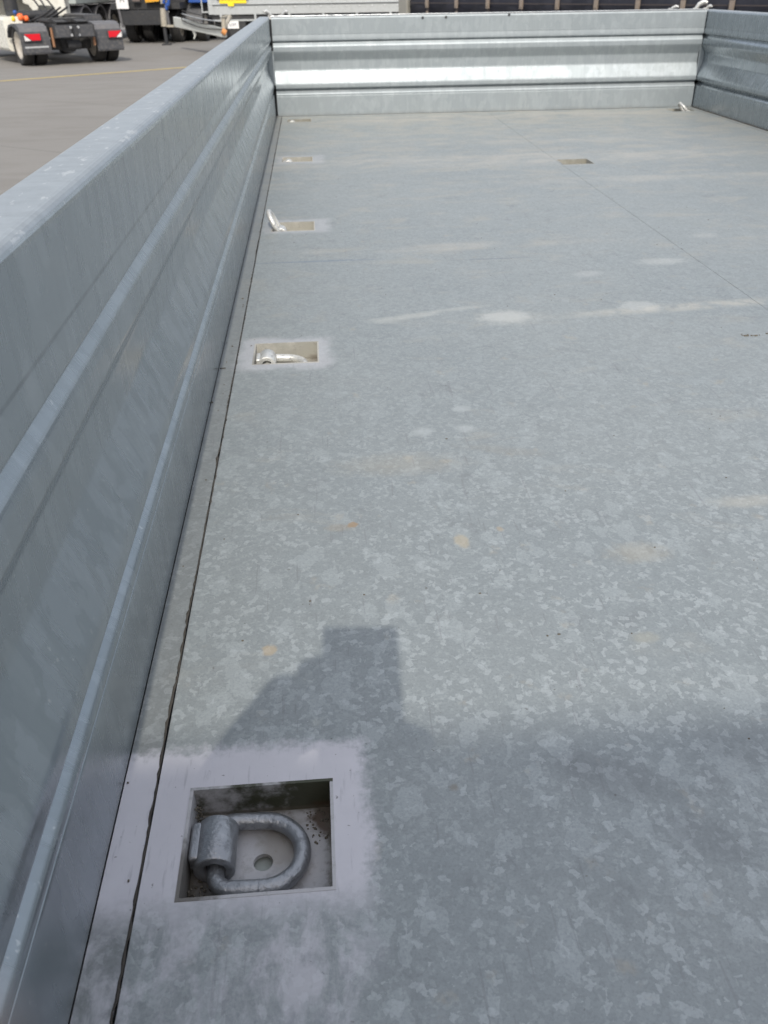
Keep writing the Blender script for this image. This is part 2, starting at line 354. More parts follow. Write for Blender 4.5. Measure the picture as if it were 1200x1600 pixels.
M_silv = simple('silver_strip', (.62, .64, .66), .3, .5, .1, 10)
M_orange = simple('orange_plastic', (.85, .16, .04), .4, 0, .1, 10)
M_yellow = simple('yellow_plastic', (.80, .55, .04), .4, 0, .1, 10)
M_blue = simple('blue_plastic', (.02, .08, .33), .4, 0, .2, 6, (.06, .07, .1), .3)
M_oy = simple('ochre_paint', (.70, .36, .03), .4, 0, .15, 6, (.2, .12, .05), .4)
M_lgrey = simple('pale_green_grey_paint', (.40, .44, .42), .5, 0, .12, 4, (.2, .2, .18), .4)
M_beige = simple('beige_grey_steel', (.40, .37, .31), .5, .1, .15, 7, (.2, .17, .13), .5)
M_gal = simple('galvanised_far', (.42, .445, .46), .45, .2, .08, 5, (.33, .35, .35), .5)
M_beam = simple('zinc_drawbar', (.66, .68, .655), .45, .1, .06, 6, (.5, .5, .47), .4)
M_navy = simple('navy_curtain', (.018, .020, .032), .55, 0, .3, 2, (.05, .05, .06), .4, .01)
M_buck = simple('strap_buckle', (.30, .25, .21), .45, .4, .25, 40)
M_strap = simple('dark_strap', (.06, .05, .05), .7, 0, .25, 40)
M_post = simple('grey_post', (.27, .265, .24), .5, .2, .1, 6)
M_ypaint = simple('worn_yellow_line', (.55, .42, .14), .8, 0, .2, 14, (.27, .24, .2), .55)
M_print = simple('black_print', (.03, .03, .03), .6)
M_sign = simple('yellow_sign', (.88, .66, .02), .4, 0, .05, 10)
M_plate = simple('white_plate', (.80, .80, .80), .4, 0, .05, 10)
M_skin = simple('skin', (.52, .32, .23), .55, 0, .1, 20)
M_shirt = simple('navy_work_jacket', (.05, .06, .09), .85, 0, .2, 20)
M_trs = simple('dark_trousers', (.04, .04, .045), .85, 0, .2, 20)
M_hair = simple('dark_hair', (.03, .02, .015), .7, 0, .3, 60)
M_phone = simple('black_phone', (.02, .02, .022), .2, 0, .1, 10)
M_shoe = simple('black_shoe', (.02, .02, .02), .5)

# ------------------------------------------------------------------ mesh helpers
class MB:
    def __init__(s): s.v = []; s.f = []; s.sm = []
    def add(s, vs, fs, smooth=False, mtx=None):
        n = len(s.v)
        for q in vs:
            q = Vector(q); s.v.append(tuple(mtx @ q if mtx else q))
        for q in fs: s.f.append([i+n for i in q]); s.sm.append(smooth)
        return s
    def box(s, a, b, mtx=None):
        x0, y0, z0 = a; x1, y1, z1 = b
        return s.add([(x0, y0, z0), (x1, y0, z0), (x1, y1, z0), (x0, y1, z0), (x0, y0, z1), (x1, y0, z1), (x1, y1, z1), (x0, y1, z1)],
              [(3, 2, 1, 0), (4, 5, 6, 7), (0, 1, 5, 4), (1, 2, 6, 5), (2, 3, 7, 6), (3, 0, 4, 7)], mtx=mtx)
    def cyl(s, p0, p1, r0, r1=None, n=20, caps=True):
        r1 = r0 if r1 is None else r1
        p0 = Vector(p0); p1 = Vector(p1); q = (p1-p0).to_track_quat('Z', 'Y')
        vs = []
        for (p, r) in ((p0, r0), (p1, r1)):
            for i in range(n):
                a = 2*PI*i/n; vs.append(p + q @ Vector((r*math.cos(a), r*math.sin(a), 0)))
        s.add(vs, [(i, (i+1) % n, n+(i+1) % n, n+i) for i in range(n)], True)
        if caps: s.add(vs, [tuple(range(n-1, -1, -1)), tuple(range(n, 2*n))])
        return s
    def lathe(s, prof, p, axis, n=32):
        """prof: (radius, along); closed loop"""
        q = Vector(axis).to_track_quat('Z', 'Y'); p = Vector(p); k = len(prof); vs = []
        for i in range(n):
            a = 2*PI*i/n
            for r, h in prof: vs.append(p + q @ Vector((r*math.cos(a), r*math.sin(a), h)))
        fs = []
        for i in range(n):
            j = (i+1) % n
            for m_ in range(k):
                l = (m_+1) % k; fs.append((i*k+m_, j*k+m_, j*k+l, i*k+l))
        return s.add(vs, fs, True)
    def tube(s, pts, r, n=12, closed=False):
        pts = [Vector(p) for p in pts]; k = len(pts); vs = []
        rr = r if isinstance(r, (list, tuple)) else [r]*k
        prev = None
        for i, p in enumerate(pts):
            a = pts[(i-1) % k] if (closed or i > 0) else p
            b_ = pts[(i+1) % k] if (closed or i < k-1) else p
            d = (b_-a).normalized()
            if prev is None:
                u = d.orthogonal().normalized()
            else:
                u = (prev - d*prev.dot(d)).normalized()
            prev = u; v = d.cross(u)
            for j in range(n):
                t_ = 2*PI*j/n; vs.append(p + (u*math.cos(t_)+v*math.sin(t_))*rr[i])
        fs = []
        for i in range(k if closed else k-1):
            i2 = (i+1) % k
            for j in range(n):
                j2 = (j+1) % n; fs.append((i*n+j, i*n+j2, i2*n+j2, i2*n+j))
        s.add(vs, fs, True)
        if not closed: s.add(vs[:n], [tuple(range(n-1, -1, -1))]); s.add(vs[-n:], [tuple(range(n))])
        return s
    def prism(s, poly, axis, a, b, smooth=False, caps=True):
        """poly: 2-D loop in the two other axes"""
        def P3(u, v, h):
            return {'x': (h, u, v), 'y': (u, h, v), 'z': (u, v, h)}[axis]
        n = len(poly); vs = [P3(u, v, a) for u, v in poly] + [P3(u, v, b) for u, v in poly]
        s.add(vs, [(i, (i+1) % n, n+(i+1) % n, n+i) for i in range(n)], smooth)
        if caps: s.add(vs, [tuple(range(n-1, -1, -1)), tuple(range(n, 2*n))])
        return s
    def build(s, name, m, parent=None, bevel=0, loc=None, recalc=True):
        me = bpy.data.meshes.new(name); me.from_pydata(s.v, [], s.f)
        me.polygons.foreach_set('use_smooth', s.sm)
        if recalc:
            bm = bmesh.new(); bm.from_mesh(me); bmesh.ops.recalc_face_normals(bm, faces=bm.faces); bm.to_mesh(me); bm.free()
        me.materials.append(m); ob = bpy.data.objects.new(name, me); col.objects.link(ob)
        if parent: ob.parent = parent
        if loc: ob.location = loc
        if bevel:
            bv = ob.modifiers.new('bevel', 'BEVEL'); bv.width = bevel; bv.segments = 4 if bevel > .002 else 2; bv.limit_method = 'ANGLE'; bv.angle_limit = R(35)
        return ob
def tag(o, label=None, cat=None, group=None, kind=None):
    for k, v in (('label', label), ('category', cat), ('group', group), ('kind', kind)):
        if v: o[k] = v
    return o
def empty(name, loc=(0, 0, 0), rz=0, parent=None):
    e = bpy.data.objects.new(name, None); col.objects.link(e); e.location = loc; e.rotation_euler = (0, 0, rz)
    e.empty_display_size = .1
    if parent: e.parent = parent
    return e
def textmesh(body, size, name, m, parent, loc, rot, ext=.001):
    c = bpy.data.curves.new(name, 'FONT'); c.body = body; c.size = size; c.extrude = ext; c.align_x = 'CENTER'; c.align_y = 'CENTER'
    tmp = bpy.data.objects.new(name, c); col.objects.link(tmp)
    dg = bpy.context.evaluated_depsgraph_get(); me = bpy.data.meshes.new_from_object(tmp.evaluated_get(dg))
    bpy.data.objects.remove(tmp)
    me.materials.clear(); me.materials.append(m)
    ob = bpy.data.objects.new(name, me); col.objects.link(ob); ob.parent = parent; ob.location = loc; ob.rotation_euler = rot
    return ob

G = -1.08          # ground level, the bed floor of the trailer is z = 0
K = 1.0665
def S(x, y, z=None):   # yard measurements, scaled to true ground level
    X, Y = CAM.x+(x-CAM.x)*K, y*K
    return (X, Y) if z is None else (X, Y, CAM.z+(z-CAM.z)*K)

# ------------------------------------------------------------------ ground
g = MB(); g.add([(-250, -250, G), (250, -250, G), (250, 400, G), (-250, 400, G)], [(0, 1, 2, 3)])
tag(g.build('ground', M_asph), kind='structure')
x0, y0 = S(-5.8154, 18.477); x1, y1 = S(-2.8163, 20.6431)
d = Vector((x1-x0, y1-y0)).normalized(); n_ = Vector((-d.y, d.x))*.075
a_ = Vector((x0, y0))-d*12; b_ = Vector((x1, y1))+d*16
g = MB(); g.add([(a_.x-n_.x, a_.y-n_.y, G+.004), (b_.x-n_.x, b_.y-n_.y, G+.004), (b_.x+n_.x, b_.y+n_.y, G+.004), (a_.x+n_.x, a_.y+n_.y, G+.004)], [(0, 1, 2, 3)])
tag(g.build('painted_line', M_ypaint), kind='structure')

# ------------------------------------------------------------------ the flatbed trailer we stand at
W, L, H, T = 2.0, 4.3117, .402, .0508
Y0 = -.06
bed = empty('dropside_trailer', (0, 0, 0))
tag(bed, 'galvanised steel dropside trailer bed with ribbed side panels and recessed lashing rings', 'trailer')
PROF = [(.3321, 0), (.3165, -.0016), (.3065, -.0016), (.3040, .0085), (.3005, .0090), (.2865, -.0012), (.2637, -.0014),
        (.2277, .0205), (.1888, .0205), (.1336, -.0004), (.1150, -.0004), (.1120, .0150), (.1075, .0158), (.0948, .0032),
        (.0915, .0014), (.0858, .0013), (.0846, .0026), (.0834, .0012), (.0010, 0)]          # (z, outward offset) of the pressed inner face
def rounded(P, rad):
    # real bends: every corner of the pressed profile is cut back by rad and replaced by a small arc
    out = [P[0]]
    for a, b, c in zip(P, P[1:], P[2:]):
        A_, B_, C_ = Vector(a), Vector(b), Vector(c)
        da, dc = (A_-B_).length, (C_-B_).length
        p = B_+(A_-B_)*min(rad/da, .46); q = B_+(C_-B_)*min(rad/dc, .46)
        for k in range(6):
            t_ = k/5; out.append(tuple(p*(1-t_)**2+B_*2*t_*(1-t_)+q*t_*t_))
    return out+[P[-1]]
PROF = rounded(PROF, .0055)
def wall_loop():
    r = .009
    top = [(-(T)+r, H), ]
    loop = []                                              # (outward, z) counter loop
    for i in range(5):
        a = PI/2*i/4; loop.append((T-r+r*math.sin(a) if False else T-r+r*math.cos(PI/2-a), H-r+r*math.sin(PI/2-a)))
    out = [(T, H-r-.01), (T, .0010)]
    inn = [(o_, z) for z, o_ in PROF][::-1]
    arc = [(r-r*math.sin(PI/2*i/5), H-r+r*math.cos(PI/2*i/5)) for i in range(5, -1, -1)]
    return loop + out + inn + arc
WL = wall_loop()
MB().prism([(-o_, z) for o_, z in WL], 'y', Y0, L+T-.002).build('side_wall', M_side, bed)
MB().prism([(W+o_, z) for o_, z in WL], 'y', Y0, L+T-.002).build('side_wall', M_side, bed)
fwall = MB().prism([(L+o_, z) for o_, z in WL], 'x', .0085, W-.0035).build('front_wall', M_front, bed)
# bright folded lip running along the top of the front wall
MB().box((.0085, L+.004, H+.0012), (W-.0035, L+.046, H+.0032)).build('top_lip', M_silv, fwall, .0006)
MB().box((-.045, L+T+.001, -.05), (.03, L+T+.05, H-.012)).build('corner_post', M_dark, bed)
MB().box((W-.03, L+T+.001, -.05), (W+.045, L+T+.05, H-.012)).build('corner_post', M_dark, bed)
# screws through the top flat of the front wall
for (sx, sz) in ((.6855, .3895), (.791, .390), (1.078, .3955)):
    MB().cyl((sx, L-.0025, sz), (sx, L+.001, sz), .0055, .0055, 12).build('screw', M_dark, fwall)
for sgn, xe_ in ((-1, .0085), (1, W-.0035)):
    pts_o = [(( -o_+.001) if sgn < 0 else (W+o_-.001), z) for z, o_ in PROF if .13 < z < .27]
    MB().prism(pts_o+[(xe_, pts_o[-1][1]), (xe_, pts_o[0][1])], 'y', L+.008, L+.011).build('corner_filler', M_front, fwall)
# latches standing above the corners of the front wall
def latch(x, h, lean, wdt):
    b = MB()
    b.box((x-.012, L+T+.0535, H-.06), (x+.012, L+T+.0605, H+.006))
    b.tube([(x, L+T+.057, H), (x+lean*.25, L+T+.055, H+h*.6), (x+lean*.7, L+T+.05, H+h), (x+lean, L+T+.04, H+h*.85)], [wdt*.8, wdt, wdt*1.25, wdt*.7], 8)
    b.build('latch', M_ringw, bed)
latch(.004, .020, -.03, .007); latch(.055, .018, .028, .006)
latch(1.865, .012, .03, .006); latch(1.985, .030, .045, .010); latch(2.035, .012, .02, .006)

# lashing pockets: local frame, origin at the near left floor corner of the opening
PW, PD, PZ = .1045, .0897, .030
MIR = {}
def make_pocket_mesh(pm):
    b = MB(); t_ = .0025
    # floor plate with a drain hole
    hx, hy, hr, nn = .0525, .044, .0073, 24
    ring_in = [(hx+hr*math.cos(2*PI*i/nn), hy+hr*math.sin(2*PI*i/nn)) for i in range(nn)]
    outer = []
    for i in range(nn):
        c_, s_ = math.cos(2*PI*i/nn), math.sin(2*PI*i/nn)
        kx = ((PW-hx) if c_ > 0 else hx)/abs(c_) if abs(c_) > 1e-6 else 1e9
        ky = ((PD-hy) if s_ > 0 else hy)/abs(s_) if abs(s_) > 1e-6 else 1e9
        k_ = min(kx, ky); outer.append((hx+k_*c_, hy+k_*s_))
    # insert true corners so that the plate is a full rectangle
    vs = [(x, y, -PZ) for x, y in ring_in]+[(x, y, -PZ) for x, y in outer]+[(x, y, -PZ-.004) for x, y in ring_in]
    fs = []
    cor = {}
    for i in range(nn):
        j = (i+1) % nn
        (ax, ay), (bx, by) = outer[i], outer[j]
        if abs(ax-bx) > 1e-6 and abs(ay-by) > 1e-6:
            cx = max(ax, bx) if max(ax, bx) > PW-1e-6 else min(ax, bx)
            cy = max(ay, by) if max(ay, by) > PD-1e-6 else min(ay, by)
            vs.append((cx, cy, -PZ)); fs.append((i, nn+i, len(vs)-1, nn+j, j))
        else: fs.append((i, nn+i, nn+j, j))
        fs.append((i, j, 2*nn+j, 2*nn+i))
    b.add(vs, fs)
    # four upright faces with thickness, their rims finishing 0.4 mm proud
    zt = .0004
    b.box((-t_, -t_, -PZ), (0, PD+t_, zt)); b.box((PW, -t_, -PZ), (PW+t_, PD+t_, zt))
    b.box((0, -t_, -PZ), (PW, 0, zt)); b.box((0, PD, -PZ), (PW, PD+t_, zt))
    return b
def lashing(x, y, pm, rm, angle, mirror=False, ring=True, grit=False, label=None):
    b = make_pocket_mesh(pm)
    pk = b.build('lashing_pocket', pm, bed, 0)
    pk.location = (x, y, 0)
    sg = -1 if mirror else 1
    ox = PW if mirror else 0
    if ring:
        # hinge sleeve: a plate bent round the bar, open at both ends
        cx, cz = .0195, -.0150; ya, yb = .0290, .0665
        prof = [(.0150, ya+.0008), (.0143, ya), (.0088, ya), (.0082, ya+.001), (.0082, yb-.001), (.0088, yb), (.0143, yb), (.0150, yb-.0008)]
        sv = MB()
        pr = [(r, h) for r, h in prof]
        n = 36; k = len(pr); vs = []
        for i in range(n):
            a = 2*PI*i/n
            for r, h in pr: vs.append((ox+sg*(cx+r*math.cos(a)), h, cz+r*math.sin(a)))
        sv.add(vs, [(i*k+m_, ((i+1) % n)*k+m_, ((i+1) % n)*k+(m_+1) % k, i*k+(m_+1) % k) for i in range(n) for m_ in range(k)], True)
        # tongue welded to the pocket side
        def bx_(a, c):
            xs = sorted((ox+sg*a[0], ox+sg*c[0])); return (xs[0], a[1], a[2]), (xs[1], c[1], c[2])
        sl = sv.build('hinge_sleeve', rm, pk)
        tg = MB().box(*bx_((.0008, .034, -.0205), (.0095, .066, -.0055))).build('weld_tongue', rm, pk, .003)
        # D ring, closed loop of round bar that passes through the sleeve
        hw, xa, xe = .0285, 0.0, .0370
        path = []
        rc = .012
        for i in range(7):
            a = PI+PI/2*i/6; path.append((xa+rc+rc*math.cos(a), -hw+rc+rc*math.sin(a)))
        for i in range(1, 4): path.append((rc+(xe-.004-rc)*i/4, -hw))
        for i in range(17):
            a = -PI/2+PI*i/16; path.append((xe-.004+(hw+.001)*math.cos(a), hw*math.sin(a)))
        for i in range(3, 0, -1): path.append((rc+(xe-.004-rc)*i/4, hw))
        for i in range(7):
            a = PI/2+PI/2*i/6; path.append((xa+rc+rc*math.cos(a), hw-rc+rc*math.sin(a)))
        cxr, czr, cy = .0200, -.0185, .0448
        ca, sa = math.cos(angle), math.sin(angle)
        rest = -.055 if angle == 0 else 0
        pts = [(ox+sg*(cxr+px_*ca), cy+py_, czr+px_*sa+px_*rest) for px_, py_ in path]
        MB().tube(pts, .0064, 16, True).build('ring', rm, pk)
        if angle == 0:                                     # weld seams across the ring arms
            for (wx, wy) in ((.052, .0448-hw), (.046, .0448+hw)):
                MB().lathe([(.0062, -.0006), (.0069, 0), (.0062, .0006), (.005, 0)], (ox+sg*wx, wy, czr-.0018), (1, 0, 0), 20).build('weld_seam', rm, pk)
    if grit:
        rnd = random.Random(3); gb = MB()
        for i in range(300):
            if i < 220: gx, gy, gz = abs(rnd.gauss(0, .008)), abs(rnd.gauss(0, .011)), -PZ+abs(rnd.gauss(.0035, .003))
            elif i < 260: gx, gy, gz = .0015+abs(rnd.gauss(0, .002)), PD-.002-abs(rnd.gauss(0, .006)), -PZ+rnd.random()*.022
            else: gx, gy, gz = .085+rnd.random()*.017, .055+rnd.random()*.032, -PZ+.0004
            r_ = rnd.uniform(.0006, .0024 if i < 220 else .0012)
            bmq = bmesh.new(); bmesh.ops.create_icosphere(bmq, subdivisions=1, radius=r_)
            for v in bmq.verts: v.co = Vector((gx, gy, gz))+v.co*rnd.uniform(.6, 1.3)
            gb.add([v.co.copy() for v in bmq.verts], [[v.index for v in f.verts] for f in bmq.faces], True); bmq.free()
        gm = gb.build('grit_clump', M_dirt, pk); gm['kind'] = 'stuff'
    if label: pk['label'] = label
    return pk
POCK = [(.0553, .3446, 'near'), (.0553, 1.2862, 'mid'), (.0560, 2.1520, 'up'), (.0570, 3.1180, 'flat'), (.0560, 4.1150, 'flat')]
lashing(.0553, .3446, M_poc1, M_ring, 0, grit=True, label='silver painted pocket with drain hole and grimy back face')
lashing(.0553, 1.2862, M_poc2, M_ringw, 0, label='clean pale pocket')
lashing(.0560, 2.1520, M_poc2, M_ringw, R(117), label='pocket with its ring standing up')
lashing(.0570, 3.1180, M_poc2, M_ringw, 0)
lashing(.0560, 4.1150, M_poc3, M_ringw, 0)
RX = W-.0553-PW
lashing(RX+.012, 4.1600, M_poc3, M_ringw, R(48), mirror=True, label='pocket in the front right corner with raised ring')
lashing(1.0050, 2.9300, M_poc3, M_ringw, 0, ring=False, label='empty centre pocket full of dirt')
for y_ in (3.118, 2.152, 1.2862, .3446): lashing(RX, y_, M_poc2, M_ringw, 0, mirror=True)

# floor plates, cut out round the pockets
def plate(x0, x1, y0, y1, holes, z=0.0, th=.003, name='floor_plate'):
    xs = sorted({x0, x1} | {h[0]-.0025 for h in holes} | {h[0]+PW+.0025 for h in holes})
    ys = sorted({y0, y1} | {h[1]-.0025 for h in holes} | {h[1]+PD+.0025 for h in holes})
    bm = bmesh.new(); vd = {}
    def V(x, y):
        if (x, y) not in vd: vd[(x, y)] = bm.verts.new((x, y, z))
        return vd[(x, y)]
    for i in range(len(xs)-1):
        for j in range(len(ys)-1):
            mx, my = (xs[i]+xs[i+1])/2, (ys[j]+ys[j+1])/2
            if any(h[0] < mx < h[0]+PW and h[1] < my < h[1]+PD for h in holes): continue
            bm.faces.new((V(xs[i], ys[j]), V(xs[i+1], ys[j]), V(xs[i+1], ys[j+1]), V(xs[i], ys[j+1])))
    r = bmesh.ops.extrude_face_region(bm, geom=bm.faces[:])
    for v in r['geom']:
        if isinstance(v, bmesh.types.BMVert): v.co.z -= th
    bmesh.ops.recalc_face_normals(bm, faces=bm.faces)
    me = bpy.data.meshes.new(name); bm.to_mesh(me); bm.free(); me.materials.append(M_floor)
    ob = bpy.data.objects.new(name, me); col.objects.link(ob); ob.parent = bed
    return ob
LH = [(.0553, .3446), (.0553, 1.2862), (.0560, 2.1520), (.0570, 3.1180), (.0560, 4.1150)]
RH = [(RX, .3446), (RX, 1.2862), (RX, 2.1520), (RX, 3.1180), (RX+.012, 4.1600)]
plate(.0276, .9985, Y0, L-.0015, LH)
plate(.9993, W-.0276, Y0, L-.0015, RH+[(1.005, 2.93)])
plate(.0006, .0252, Y0, L-.0015, [], -.0006, name='edge_strip')
plate(W-.0250, W-.0012, Y0, L-.0015, [], -.0006, name='edge_strip')
# black dirt packed in the wavy joint between edge strip and floor plate
rnd = random.Random(11)
def dirtline(xc, za, amp, r0, r1, step=.006):
    pts = []; rr = []; y = Y0+.01; dx = 0; 
    while y < L-.01:
        dx = dx*.9+rnd.gauss(0, amp); pts.append((xc+dx, y, za)); rr.append(rnd.uniform(r0, r1)*(1.6 if rnd.random() < .03 else 1)); y += step
    return MB().tube(pts, rr, 6)
dirtline(.0263, -.0008, .00036, .0005, .0015).build('joint_dirt', M_caulk, bed)
dirtline(W-.0263, -.0010, .00016, .0011, .0018).build('joint_dirt', M_caulk, bed)
dirtline(W-.0010, .0002, .00012, .0020, .0032).build('joint_dirt', M_caulk, bed)
dirtline(.9992, -.0012, .00010, .0005, .0012, .01).build('joint_dirt', M_dirtl, bed)
# specks and crumbs lying on the floor
gb = MB()
for i in range(420):
    if i < 14: gx, gy, r_ = .915+rnd.gauss(0, .018), 1.325-rnd.gauss(0, .004), rnd.uniform(.0012, .003)
    elif i < 30: gx, gy, r_ = .012+rnd.gauss(0, .005), rnd.uniform(.3, 2), rnd.uniform(.0007, .0018)
    else:
        gx, gy, r_ = rnd.uniform(.04, 1.9), rnd.uniform(.25, 4.2), rnd.uniform(.0004, .0013)
        if any(h[0]-.003 < gx < h[0]+PW+.003 and h[1]-.003 < gy < h[1]+PD+.003 for h in LH+RH+[(1.005, 2.93)]): continue
    bmq = bmesh.new(); bmesh.ops.create_icosphere(bmq, subdivisions=1, radius=r_)
    sx = rnd.uniform(.7, 1.8)
    gb.add([(gx+v.co.x*sx, gy+v.co.y, .0002+v.co.z*.6) for v in bmq.verts], [[v.index for v in f.verts] for f in bmq.faces], True); bmq.free()
gm = gb.build('floor_grit', M_dirt, bed); gm['kind'] = 'stuff'
# a nail-like splinter lying across the edge strip
MB().box((.002, 1.2745, -.0004), (.011, 1.2760, .0006)).build('debris_sliver', M_caulk, bed)
# chassis below the bed
MB().box((-T, Y0, -.11), (-.002, L+T, -.0005)).build('frame_rail', M_gal, bed)
MB().box((W+.002, Y0, -.11), (W+T, L+T, -.0005)).build('frame_rail', M_gal, bed)
MB().box((.0, Y0, -.11), (W, Y0+.05, -.036)).build('cross_member', M_gal, bed)
MB().box((.0, L+.0, -.11), (W, L+T, -.0005)).build('cross_member', M_gal, bed)
MB().box((0.0, Y0+.051, -.042), (W, L-.001, -.0385)).build('underside_sheet', M_lgrey, bed)
for x_ in (.55, 1.45): MB().box((x_-.04, Y0+.1, -.26), (x_+.04, L+.8, -.112)).build('chassis_beam', M_gal, bed)
def wheel(parent, x, y, z, r, wdt, side, rr=None, name='wheel', nrim=M_rim, dish=.05):
    rr = rr or r*.62
    wl = empty(name, (x, y, z), parent=parent)
    h = wdt/2
    MB().lathe([(rr, -h*.85), (r*.90, -h), (r*.975, -h*.85), (r, -h*.6), (r, h*.6), (r*.975, h*.85), (r*.90, h), (rr, h*.85), (rr*.97, 0)], (0, 0, 0), (1, 0, 0), 36).build('tyre', M_rub, wl)
    rb = MB(); s_ = side
    rb.lathe([(rr, s_*h*.80), (rr*.93, s_*h*.86), (rr*.86, s_*(h*.6)), (rr*.60, s_*(h-dish-.04)), (rr*.45, s_*(h-dish)), (rr*.28, s_*(h-dish+.03)), (.004, s_*(h-dish+.03)), (.004, s_*(h*.2-dish)), (rr, s_*(h*.2-dish))], (0, 0, 0), (1, 0, 0), 32)
    for i in range(8):
        a = 2*PI*i/8; rb.cyl((s_*(h-dish-.005), rr*.52*math.cos(a), rr*.52*math.sin(a)), (s_*(h-dish+.02), rr*.52*math.cos(a), rr*.52*math.sin(a)), .014, .012, 8)
    rb.build('rim', nrim, wl)
    return wl
for x_, s_ in ((.22, -1), (1.78, 1)):
    for y_ in (1.75, 2.55): wheel(bed, x_, y_, G+.31, .31, .20, s_)

# ------------------------------------------------------------------ tractor truck, seen from its rear left
ax, ay = S(-5.50, 22.8)
A = empty('tractor_truck', (ax, ay, G), R(31))
tag(A, 'white tractor truck without a trailer, seen from behind with black mudguards and red tail lights', 'truck')
def fender(xc, s_):
    f = empty('mudguard', (xc, 0, 0), parent=A)
    w_ = .33
    outer = [(.60, .60), (.50, .75), (.32, .86), (.0, .895), (-.34, .885), (-.50, .83), (-.575, .70), (-.60, .54)]
    inner = [(y*.965 if y > 0 else y*.965, z-.028) for y, z in outer]
    b = MB(); b.prism(outer+inner[::-1], 'x', -w_, w_)
    b.build('guard_shell', M_plastt, f, .008)
    MB().prism([(-.578, .73), (-.608, .55), (-.615, .30), (-.600, .26), (-.590, .30), (-.585, .55)], 'x', -w_-.004, w_+.004).build('mud_flap', M_plast, f)
    # side cheek of the guard
    for q in (-w_-.004, w_-.010):
        pts = [(y, z) for y, z in outer]+[(-.53, .54), (-.47, .66), (-.38, .75), (-.2, .82), (.0, .845), (.28, .82), (.44, .72), (.53, .60)]
        MB().prism(pts, 'x', q, q+.014).build('guard_cheek', M_plast, f)
    lx0, lx1 = (-.27, .10) if s_ < 0 else (-.03, .30)
    tl = MB().box((lx0-.02, -.665, .535), (lx1+.02, -.60, .705)).build('tail_light', M_plast, f, .006)
    if s_ < 0:
        MB().prism([(lx0, .69), (lx1, .69), (lx1, .555), (lx0+.16, .555)], 'y', -.680, -.666).build('red_lens', M_red, tl)
        MB().prism([(lx0, .67), (lx0+.14, .552), (lx0, .552)], 'y', -.679, -.6665).build('clear_lens', M_clear, tl)
        MB().box((-w_+.04, -.624, .395), (w_-.06, -.6165, .430)).build('reflective_strip', M_silv, f)
    else:
        MB().prism([(lx0, .69), (lx1, .69), (lx0+.17, .555), (lx0, .555)], 'y', -.680, -.666).build('red_lens', M_red, tl)
        MB().prism([(lx1, .67), (lx1, .552), (lx0+.19, .552)], 'y', -.679, -.6665).build('clear_lens', M_clear, tl)
fender(-.90, -1); fender(.90, 1)
for s_ in (-1, 1):
    wheel(A, s_*1.06, 0, .43, .43, .27, s_, .300, dish=.10); wheel(A, s_*.74, 0, .43, .43, .27, -s_, .300, dish=.02)
MB().cyl((-.6, 0, .46), (.6, 0, .46), .07).cyl((-.0, -.14, .46), (0, .2, .46), .24, .20).build('axle', M_dark, A)
for s_ in (-1, 1):
    MB().box((s_*.43-.045, -.75, .62), (s_*.43+.045, 5.4, .88)).build('chassis_rail', M_dark, A)
MB().box((-.50, -.80, .58), (.50, -.74, .86)).build('rear_cross_member', M_dark, A, .01)
MB().box((-.46, -.815, .60), (-.08, -.803, .84)).box((.08, -.815, .60), (.46, -.803, .84)).build('cross_member_plate', M_plast, A, .004)
for bx in (-.09, .09):
    for bz in (.64, .80): MB().cyl((bx, -.845, bz), (bx, -.80, bz), .030, .026, 10).build('coupling_bolt', M_silv, A)
MB().cyl((0, -.90, .70), (0, -.80, .70), .06).box((-.05, -.93, .60), (.05, -.83, .80)).build('towing_jaw', M_dark, A)
MB().cyl((-.16, -.55, .42), (.16, -.55, .42), .10).build('air_tank', M_dark, A)
for s_ in (-1, 1):
    MB().lathe([(.10, -.10), (.14, -.08), (.14, .12), (.10, .14), (.02, .14), (.02, -.10)], (s_*.36, -.30, .42), (0, 0, 1), 18).build('air_spring', M_rub, A)
    MB().cyl((s_*.50, -.62, .40), (s_*.50, -.64, .80), .03).build('rust_bracket', simple('rusty_steel', (.30, .16, .09), .8), A)
fwm = MB().prism([(-.42, .98), (.42, .98), (.46, .94), (.46, .90), (-.46, .90), (-.46, .94)], 'y', -.35, .45)
fwm.prism([(-.75, .92), (-.35, .96), (-.35, .90), (-.72, .88)], 'x', -.38, -.12).prism([(-.75, .92), (-.35, .96), (-.35, .90), (-.72, .88)], 'x', .12, .38)
fwm.build('fifth_wheel', M_dark, A, .01)
# tanks and fairing along the side, cab in front
for s_ in (-1, 1):
    MB().prism([(.78, .28), (1.18, .28), (1.23, .34), (1.24, .95), (1.20, 1.02), (.78, 1.02)] if s_ > 0 else [(-.78, .28), (-1.18, .28), (-1.23, .34), (-1.24, .95), (-1.20, 1.02), (-.78, 1.02)], 'y', .68, 2.5).build('side_fairing', M_white if s_ < 0 else M_plast, A, .02)
    wheel(A, s_*1.08, 3.75, .475, .475, .30, s_, .29)
cab = MB(); cab.prism([(2.62, 1.42), (2.62, 3.65), (4.2, 3.75), (4.75, 2.9), (4.95, 1.6), (4.95, .40), (4.35, .40), (4.30, .70), (4.1, .98), (3.4, .98), (3.18, .70), (3.15, 1.42)], 'x', -1.24, 1.24)
cb = cab.build('cab', M_white, A, .03)
MB().box((-1.15, 2.555, 1.45), (.22, 2.618, 3.4)).build('rear_panel', M_dark, cb, .01)
MB().prism([(x_+.20, z_) for x_, z_ in [(-.42, 2.6), (.62, 2.6), (.66, .98), (.44, .98), (.40, 1.10), (.28, 1.20), (-.02, 1.23), (-.10, 1.12), (-.22, 1.11), (-.30, 1.24), (-.42, 1.28)]], 'y', 2.30, 2.36).build('rear_fairing', M_white, cb, .008)
